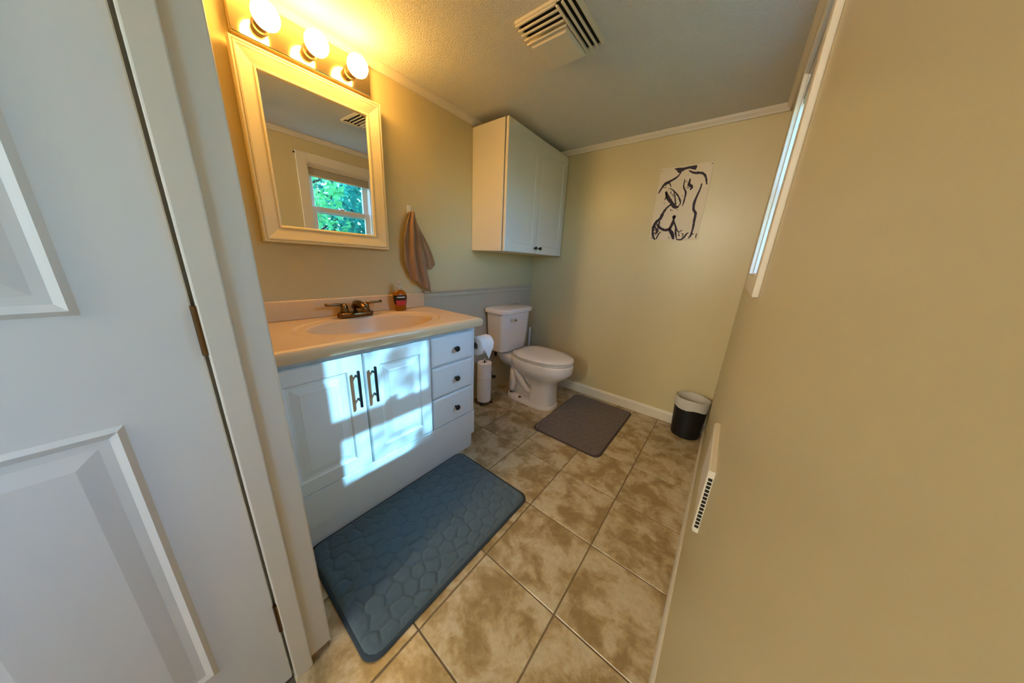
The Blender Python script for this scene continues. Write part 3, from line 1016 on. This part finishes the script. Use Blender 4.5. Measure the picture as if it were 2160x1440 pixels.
for cu, cv, ru, rv, n, ang in ((0.30, 0.36, 0.06, 0.06, 16, 1.1), (0.62, 0.27, 0.04, 0.05, 10, 1.9), (0.09, 0.88, 0.04, 0.07, 16, 1.3), (0.17, 0.24, 0.05, 0.04, 8, 0.7), (0.52, 0.93, 0.08, 0.04, 12, 0.4), (0.40, 0.50, 0.04, 0.04, 8, 0.9)):
    for _ in range(n):
        a0 = ang + rnd.gauss(0, 0.25)
        u0, v0, ln = cu + rnd.gauss(0, ru), min(cv + rnd.gauss(0, rv), 0.96), rnd.uniform(0.02, 0.05)
        ribbon([(u0, v0), (u0 + 0.5 * ln * math.cos(a0) + 0.004, v0 + 0.33 * ln * math.sin(a0)), (u0 + ln * math.cos(a0), min(v0 + 0.66 * ln * math.sin(a0), 0.985))], rnd.uniform(0.0015, 0.0035))
hp_ = [U(*p) for p in HAIR]
loft(ink_bm, [[Vector((x, L - 0.0022, z)) for x, z in hp_], [Vector((x, L - 0.0028, z)) for x, z in hp_]])

obj('ink_strokes', ink_bm, 'ink', po)
for u, v in ((0.03, 0.03), (0.97, 0.02), (0.03, 0.97)):
    x, zc = U(u, v)
    obj('pin', lathe(BM(), [(0.0035, -0.002), (0.0035, -0.004), (0.001, -0.005)], (x, L, zc), 'Y', 8), 'chrome', po)

# ================================================================== TOILET
TY = 1.852
to = thing('toilet', 'cream white two piece toilet with closed lid against the vanity wall', 'toilet', (0.40, TY, 0))
def egg(cx, a_front, a_back, b, z, n=48, p=2.0, pb=2.6):
    r = []
    for k in range(n):
        t = 2 * math.pi * k / n
        c, s = math.cos(t), math.sin(t)
        e = p if c >= 0 else pb
        x = cx + (a_front if c >= 0 else a_back) * math.copysign(abs(c) ** (2 / e), c)
        y = TY + b * math.copysign(abs(s) ** (2 / e), s)
        r.append(Vector((x, y, z)))
    return r
# foot and the front column carrying the bowl
bm = BM()
loft(bm, [
    egg(0.45, 0.178, 0.285, 0.118, 0.000, p=2.8, pb=3.4),
    egg(0.45, 0.178, 0.285, 0.118, 0.020, p=2.8, pb=3.4),
    egg(0.45, 0.170, 0.280, 0.110, 0.036, p=2.8, pb=3.4),
    egg(0.45, 0.150, 0.240, 0.075, 0.042, p=2.8, pb=3.4)])
obj('foot', bm, 'porcelain', to, True, angle=60)
bm = BM()
loft(bm, [
    egg(0.50, 0.122, 0.085, 0.110, 0.020, p=2.6, pb=4.5),
    egg(0.50, 0.117, 0.085, 0.106, 0.060, p=2.6, pb=4.5),
    egg(0.50, 0.112, 0.085, 0.102, 0.130, p=2.6, pb=4.5),
    egg(0.50, 0.114, 0.088, 0.103, 0.190, p=2.5, pb=4.2),
    egg(0.49, 0.136, 0.120, 0.112, 0.228, p=2.3, pb=3.6),
    egg(0.47, 0.196, 0.190, 0.134, 0.262, p=2.2, pb=3.0),
    egg(0.46, 0.246, 0.235, 0.158, 0.292),
    egg(0.46, 0.270, 0.250, 0.173, 0.318),
    egg(0.46, 0.278, 0.256, 0.178, 0.334),
    egg(0.46, 0.280, 0.258, 0.180, 0.385),
    egg(0.46, 0.277, 0.256, 0.177, 0.394),
    egg(0.46, 0.268, 0.250, 0.170, 0.398)])
obj('bowl', bm, 'porcelain', to, True, angle=70)
bm = BM()
box(bm, 0.17, 0.46, TY - 0.060, TY + 0.060, 0.03, 0.33, 0.03, 3)
obj('rear_web', bm, 'porcelain', to, True)
bm = BM()
loft(bm, [egg(0.20, 0.13, 0.12, 0.085, 0.285, pb=3.5), egg(0.20, 0.16, 0.150, 0.115, 0.335, pb=3.5), egg(0.20, 0.17, 0.165, 0.125, 0.385, pb=4), egg(0.20, 0.165, 0.160, 0.120, 0.396, pb=4)])
obj('rear_deck', bm, 'porcelain', to, True, angle=60)
for s in (-1, 1):
    bm = BM()
    yb = TY + s * 0.064
    tube(bm, [(0.215, yb, 0.330), (0.265, yb + s * 0.012, 0.285), (0.310, yb + s * 0.018, 0.225), (0.350, yb + s * 0.016, 0.165), (0.390, yb + s * 0.006, 0.120), (0.43, yb - s * 0.01, 0.10)], [0.030, 0.034, 0.034, 0.031, 0.026, 0.018], 16)
    tube(bm, [(0.315, yb + s * 0.006, 0.335), (0.365, yb + s * 0.020, 0.275), (0.405, yb + s * 0.018, 0.215), (0.43, yb + s * 0.004, 0.165)], [0.026, 0.028, 0.025, 0.016], 14)
    tube(bm, [(0.225, yb, 0.03), (0.240, yb + s * 0.010, 0.085), (0.250, yb + s * 0.014, 0.145), (0.235, yb + s * 0.010, 0.205), (0.215, yb, 0.26)], [0.026, 0.030, 0.030, 0.027, 0.020], 14)
    obj('trapway', bm, 'porcelain', to, True)
    obj('bolt_cap', lathe(BM(), [(0.013, 0), (0.013, 0.006), (0.009, 0.014), (0.003, 0.017)], (0.335, TY + s * 0.098, 0.034), n=16), 'bronze', to, True)
# seat and lid
bm = BM()
loft(bm, [egg(0.465, 0.262, 0.205, 0.172, 0.398, pb=3), egg(0.465, 0.268, 0.208, 0.177, 0.403, pb=3), egg(0.465, 0.268, 0.208, 0.177, 0.412, pb=3), egg(0.465, 0.262, 0.205, 0.172, 0.416, pb=3)])
obj('seat', bm, 'seat_plastic', to, True, angle=50)
bm = BM()
loft(bm, [egg(0.465, 0.264, 0.212, 0.176, 0.417, pb=3), egg(0.465, 0.272, 0.216, 0.182, 0.423, pb=3), egg(0.465, 0.271, 0.216, 0.181, 0.434, pb=3), egg(0.465, 0.258, 0.208, 0.170, 0.442, pb=3), egg(0.465, 0.19, 0.16, 0.12, 0.447, pb=3), egg(0.465, 0.05, 0.04, 0.03, 0.449, pb=3)])
obj('lid', bm, 'seat_plastic', to, True, angle=60)
for s in (-1, 1):
    obj('hinge', box(BM(), 0.232, 0.272, TY + s * 0.075 - 0.018, TY + s * 0.075 + 0.018, 0.392, 0.434, 0.008, 3), 'seat_plastic', to, True)
# tank
def tank_ring(x1, hw, ch, z, x0=0.02):
    corners = [(x0, -hw), (x1 - ch * 0.45, -hw), (x1, -hw + ch), (x1, hw - ch), (x1 - ch * 0.45, hw), (x0, hw)]
    n = len(corners)
    out = []
    for k in range(n):
        p = Vector((corners[k][0], corners[k][1]))
        a = Vector((corners[k - 1][0], corners[k - 1][1]))
        b = Vector((corners[(k + 1) % n][0], corners[(k + 1) % n][1]))
        r = 0.016
        da, db = (a - p).normalized() * r, (b - p).normalized() * r
        for t in (0, 0.33, 0.67, 1):
            q = (p + da) * (1 - t) ** 2 + p * 2 * t * (1 - t) + (p + db) * t ** 2
            out.append(Vector((q.x, TY + q.y, z)))
    return out
bm = BM()
loft(bm, [tank_ring(0.170, 0.150, 0.05, 0.400), tank_ring(0.188, 0.170, 0.055, 0.414), tank_ring(0.198, 0.182, 0.06, 0.49), tank_ring(0.210, 0.200, 0.065, 0.738)])
tk = obj('tank', bm, 'porcelain', to, True, angle=35)
bm = BM()
loft(bm, [tank_ring(0.216, 0.206, 0.068, 0.738, 0.012), tank_ring(0.227, 0.217, 0.07, 0.744, 0.010), tank_ring(0.228, 0.218, 0.07, 0.768, 0.010), tank_ring(0.222, 0.212, 0.068, 0.778, 0.014), tank_ring(0.19, 0.18, 0.055, 0.784, 0.03)])
obj('tank_lid', bm, 'porcelain', to, True, angle=35)
bm = BM()
lathe(bm, [(0.013, 0.0), (0.013, 0.010), (0.009, 0.016)], (0.204, TY - 0.110, 0.692), 'X', 14)
tube(bm, [(0.215, TY - 0.112, 0.692), (0.221, TY - 0.085, 0.689), (0.221, TY - 0.055, 0.685)], [0.007, 0.009, 0.011], 10)
fl = obj('flush_lever', bm, 'chrome', tk, True)
fl['label'] = 'chrome flush lever'

# water supply
ws = thing('water_supply', 'dark shut off valve with hose beside the toilet', 'valve', (0.004, 1.70, 0.16))
bm = BM()
lathe(bm, [(0.024, 0.004), (0.024, 0.008), (0.008, 0.010), (0.008, 0.050)], (0, 1.70, 0.165), 'X', 16)
lathe(bm, [(0.013, -0.02), (0.013, 0.025)], (0.052, 1.70, 0.165), 'Z', 14)
obj('valve_body', bm, 'chrome', ws, True, angle=40)
bm = BM()
lathe(bm, [(0.006, 0.0), (0.020, 0.008), (0.024, 0.016), (0.020, 0.024), (0.008, 0.026)], (0.064, 1.70, 0.165), 'X', 14, sy=0.65)
hd = obj('valve_handle', bm, 'black_metal', ws, True)
obj('hose', tube(BM(), [(0.052, 1.70, 0.185), (0.055, 1.685, 0.24), (0.065, 1.68, 0.30), (0.078, 1.685, 0.345), (0.085, 1.70, 0.368)], 0.0065, 10), 'hose', ws, True)
obj('coupling', lathe(BM(), [(0.010, 0.360), (0.013, 0.366), (0.013, 0.392), (0.009, 0.3995)], (0.086, 1.706, 0), n=12), 'black_metal', ws, True)

# toilet brush between toilet and end wall
tb = thing('toilet_brush', 'white toilet brush handle rising beside the tank at the end wall', 'toilet brush', (0.10, 2.190, 0))
obj('holder', lathe(BM(), [(0.045, 0.0), (0.048, 0.004), (0.044, 0.10), (0.046, 0.118), (0.038, 0.118), (0.034, 0.02)], (0.10, 2.190, 0), n=24), 'white_plastic', tb, True, angle=40)
obj('handle', tube(BM(), [(0.10, 2.190, 0.06), (0.10, 2.190, 0.30), (0.10, 2.188, 0.40), (0.10, 2.188, 0.53), (0.10, 2.188, 0.545)], [0.006, 0.006, 0.010, 0.012, 0.007], 14), 'white_plastic', tb, True)

# ================================================================== TOILET PAPER
# spare roll stand on the floor
QX, QY = 0.120, 1.535
ps = thing('toilet_paper_stand', 'black wire stand for spare rolls on the floor by the vanity', 'stand', (QX, QY, 0))
bm = BM()
lathe(bm, [(0.070, 0.010), (0.072, 0.014), (0.070, 0.018), (0.066, 0.014)], (QX, QY, 0), n=28, cap0=False, cap1=False)
lathe(bm, [(0.070, 0.010), (0.066, 0.014)], (QX, QY, 0), n=28, cap0=False, cap1=False)
for k in range(2):
    a = k * math.pi / 2 + 0.4
    tube(bm, [(QX - 0.07 * math.cos(a), QY - 0.07 * math.sin(a), 0.014), (QX + 0.07 * math.cos(a), QY + 0.07 * math.sin(a), 0.014)], 0.004, 8)
obj('base', bm, 'black_metal', ps, True)
for k in range(4):
    a = k * math.pi / 2 + 0.4
    obj('foot', lathe(BM(), [(0.006, 0.0), (0.008, 0.006), (0.005, 0.012)], (QX + 0.068 * math.cos(a), QY + 0.068 * math.sin(a), 0), n=10), 'black_metal', ps, True)
obj('rod', tube(BM(), [(QX, QY, 0.012), (QX, QY, 0.375)], 0.005, 10), 'black_metal', ps, True)
obj('finial', lathe(BM(), [(0.004, 0.372), (0.011, 0.379), (0.012, 0.386), (0.006, 0.394), (0.001, 0.396)], (QX, QY, 0), n=14), 'chrome', ps, True)

def paper_roll(name, label, c, axis, r=0.058, h=0.108, group=None):
    o = lathe(BM(), [(0.019, 0.0), (r - 0.003, 0.0), (r, 0.003), (r, h - 0.003), (r - 0.003, h), (0.019, h), (0.019, 0.0)], c, axis, 32, False, False)
    ob = obj(name, o, 'paper', None, True, loc=c, angle=40)
    tag(ob, label, 'toilet paper', group)
    return ob
pos = ['bottom', 'middle', 'top']
for k in range(3):
    paper_roll('toilet_paper_roll', pos[k] + ' white spare roll stacked on the black stand', (QX, QY, 0.019 + k * 0.1125), 'Z', h=0.112, group='spare rolls on the black stand')

# holder on the vanity side with the roll in use
hx, hy, hz = 0.455, 1.100, 0.672
hp = thing('toilet_paper_holder', 'small dark spindle fixed to the side of the vanity', 'holder', (hx, VY1, hz))
bm = BM()
lathe(bm, [(0.020, 0.0002), (0.020, 0.006), (0.008, 0.009)], (hx, VY1, hz), 'Y', 16)
tube(bm, [(hx, VY1 + 0.004, hz), (hx, hy + 0.108, hz), (hx, hy + 0.112, hz + 0.004)], 0.006, 10)
obj('spindle', bm, 'black_metal', hp, True)
hr = hz - 0.0130
rl = thing('toilet_paper_roll', 'white roll in use hanging at the vanity side with a pointed sheet', 'toilet paper', (hx, hy, hr))
rl2 = lathe(BM(), [(0.019, 0.0), (0.053, 0.0), (0.056, 0.003), (0.056, 0.097), (0.053, 0.100), (0.019, 0.100), (0.019, 0.0)], (hx, hy, hr), 'Y', 36, False, False)
obj('roll', rl2, 'paper', rl, True, angle=40)
bm = BM()
rings = []
for k in range(12):
    t = k / 11
    a = math.radians(75 - 75 * min(t / 0.55, 1))
    px_, pz_ = hx + 0.0572 * math.cos(a), hr + 0.0572 * math.sin(a)
    if t > 0.55:
        pz_ = hr - 0.075 * (t - 0.55) / 0.45
    hw = 0.048 * (1 if t < 0.5 else 1 - 0.97 * (t - 0.5) / 0.5)
    cy = hy + 0.050 + (0.012 * (t - 0.5) if t > 0.5 else 0)
    rings.append([Vector((px_, cy - hw, pz_)), Vector((px_, cy + hw, pz_)), Vector((px_ + 0.001, cy + hw, pz_ + 0.0006)), Vector((px_ + 0.001, cy - hw, pz_ + 0.0006))])
loft(bm, rings)
obj('loose_sheet', bm, 'paper', rl)

# ================================================================== WASTE BIN
BX, BY = 1.515, 2.190
wb_ = thing('waste_bin', 'black plastic waste bin with a pale liner in the corner', 'bin', (BX, BY, 0))
def oval(rx, ry, z, n=48, wob=0.0, ph=0.0):
    return [Vector((BX + rx * math.cos(2 * math.pi * k / n) * (1 + wob * math.sin(5 * 2 * math.pi * k / n + ph)), BY + ry * math.sin(2 * math.pi * k / n) * (1 + wob * math.sin(5 * 2 * math.pi * k / n + ph)), z)) for k in range(n)]
bm = BM()
loft(bm, [oval(0.084, 0.074, 0.0), oval(0.088, 0.078, 0.004), oval(0.104, 0.088, 0.290), oval(0.102, 0.086, 0.290), oval(0.086, 0.074, 0.008)])
obj('bin_body', bm, 'bin_plastic', wb_, True, angle=40)
bm = BM()
n = 48
rings = []
def lin(rx, ry, zf, wob, ph):
    out = []
    for k in range(n):
        a = 2 * math.pi * k / n
        w_ = 1 + wob * math.sin(7 * a + ph) + wob * 0.7 * math.sin(11 * a + 2 * ph)
        out.append(Vector((BX + rx * w_ * math.cos(a), BY + ry * w_ * math.sin(a), zf + 0.006 * math.sin(4 * a + ph) * min(wob * 60, 1.0))))
    return out
loft(bm, [lin(0.1055, 0.0900, 0.222, 0.016, 0.2), lin(0.1062, 0.0905, 0.234, 0.009, 0.7), lin(0.1064, 0.0908, 0.262, 0.008, 0.6), lin(0.1062, 0.0906, 0.285, 0.005, 1.4), lin(0.1045, 0.0890, 0.297, 0.004, 1), lin(0.099, 0.084, 0.294, 0.006, 1), lin(0.090, 0.077, 0.255, 0.022, 2.0), lin(0.080, 0.069, 0.15, 0.035, 2.5), lin(0.06, 0.05, 0.05, 0.02, 3)], False, True)
obj('bin_liner', bm, 'liner', wb_, True)

# ================================================================== BATH MATS
def bath_mat(name, label, x0, x1, y0, y1, h, body, edge, seed, cell):
    root = thing(name, label, 'bath mat', ((x0 + x1) / 2, (y0 + y1) / 2, 0), 'bath mats on the tile floor')
    rnd = random.Random(seed)
    rc = 0.045
    def sd(x, y):   # distance inside the rounded outline (positive inside)
        cx, cy = (x0 + x1) / 2, (y0 + y1) / 2
        qx, qy = abs(x - cx) - ((x1 - x0) / 2 - rc), abs(y - cy) - ((y1 - y0) / 2 - rc)
        return -(math.hypot(max(qx, 0), max(qy, 0)) + min(max(qx, qy), 0) - rc)
    pts = []
    nx, ny = int((x1 - x0) / cell) + 1, int((y1 - y0) / cell) + 1
    for i in range(-1, nx + 1):
        for j in range(-1, ny + 1):
            pts.append((x0 + (i + 0.5 + 0.5 * (j % 2) + rnd.uniform(-0.24, 0.24)) * cell, y0 + (j + 0.5 + rnd.uniform(-0.24, 0.24)) * cell))
    grid = {}
    for p in pts:
        grid.setdefault((int(p[0] // (cell * 2)), int(p[1] // (cell * 2))), []).append(p)
    step = 0.0046
    NX, NY = int((x1 - x0) / step), int((y1 - y0) / step)
    bm = BM()
    V = []
    for i in range(NX + 1):
        row = []
        for j in range(NY + 1):
            # map the square grid onto the rounded outline near the corners
            x, y = x0 + (x1 - x0) * i / NX, y0 + (y1 - y0) * j / NY
            s = sd(x, y)
            if s < 0:
                cx = x0 + rc if x < (x0 + x1) / 2 else x1 - rc
                cy = y0 + rc if y < (y0 + y1) / 2 else y1 - rc
                d = math.hypot(x - cx, y - cy)
                x, y = cx + (x - cx) * rc / d, cy + (y - cy) * rc / d
                s = 0
            gx, gy = int(x // (cell * 2)), int(y // (cell * 2))
            d1 = d2 = 9
            for a in (-1, 0, 1):
                for b in (-1, 0, 1):
                    for p in grid.get((gx + a, gy + b), ()):
                        dd = math.hypot(p[0] - x, p[1] - y)
                        if dd < d1:
                            d1, d2 = dd, d1
                        elif dd < d2:
                            d2 = dd
            e = min(max((d2 - d1) / 0.013, 0), 1)
            pil = (1 - (1 - e) ** 2)
            rim = min(max((s - 0.008) / 0.012, 0), 1)
            ed = min(s / 0.006, 1)
            z = 0.0022 + (h * 0.58) * math.sqrt(max(0.0, 1 - (1 - ed) ** 2)) * (0.55 if s < 0.009 else 1) + rim * h * 0.42 * pil
            row.append(bm.verts.new((x, y, z)))
        V.append(row)
    for i in range(NX):
        for j in range(NY):
            try:
                bm.faces.new((V[i][j], V[i][j + 1], V[i + 1][j + 1], V[i + 1][j]))
            except ValueError:
                pass
    obj('pebbled_top', bm, body, root, True)
    bm = BM()
    ring = []
    for cx, cy, a0 in ((x1 - rc, y1 - rc, 0), (x0 + rc, y1 - rc, 90), (x0 + rc, y0 + rc, 180), (x1 - rc, y0 + rc, 270)):
        for k in range(9):
            a = math.radians(a0 + 90 * k / 8)
            ring.append(Vector((cx + rc * math.cos(a), cy + rc * math.sin(a), 0)))
    c = Vector(((x0 + x1) / 2, (y0 + y1) / 2, 0))
    def off(r, d, z):
        out = []
        for p in r:
            w_ = (p - c)
            q = p + Vector((w_.x / max(abs(w_.x), abs(w_.y) * 0.6), w_.y / max(abs(w_.y), abs(w_.x) * 0.6), 0)) * d
            out.append(Vector((q.x, q.y, z)))
        return out
    loft(bm, [off(ring, -0.004, 0.0005), off(ring, 0.003, 0.002), off(ring, 0.004, h * 0.35), off(ring, 0.002, h * 0.50), off(ring, -0.006, h * 0.55)], False, False)
    obj('bound_edge', bm, edge, root, True)
    return root
bath_mat('bath_mat', 'blue grey bath mat with embossed pebbles lying before the vanity', 0.466, 0.978, 0.172, 0.965, 0.018, 'mat_foam', 'mat_edge', 4, 0.054)
bath_mat('bath_mat', 'taupe grey bath mat lying between toilet and waste bin', 0.648, 1.138, 1.490, 2.222, 0.016, 'mat_foam_taupe', 'mat_edge_taupe', 8, 0.054)

# ================================================================== WALL REGISTER
RY0, RY1, RZ0, RZ1 = 0.700, 0.965, 0.535, 0.712
rg = thing('wall_register', 'white metal air register with dark slots low on the window wall', 'vent', (W, (RY0 + RY1) / 2, RZ0))
bm = BM()
R = rect_frame(bm, RY0, RY1, RZ0, RZ1, [(0, 0), (0.0, -0.010), (0.004, -0.013), (0.012, -0.013)], plane_x(W))
bm.faces.new(R[-1])
obj('face_plate', bm, 'trim_paint', rg)
for k in range(14):
    z0 = RZ0 + 0.014 + (RZ1 - RZ0 - 0.03) * k / 14
    obj('slot', box(BM(), W - 0.0095, W - 0.0015, RY0 - 0.0005, RY0 + 0.002, z0, z0 + 0.0075), 'dark', rg)
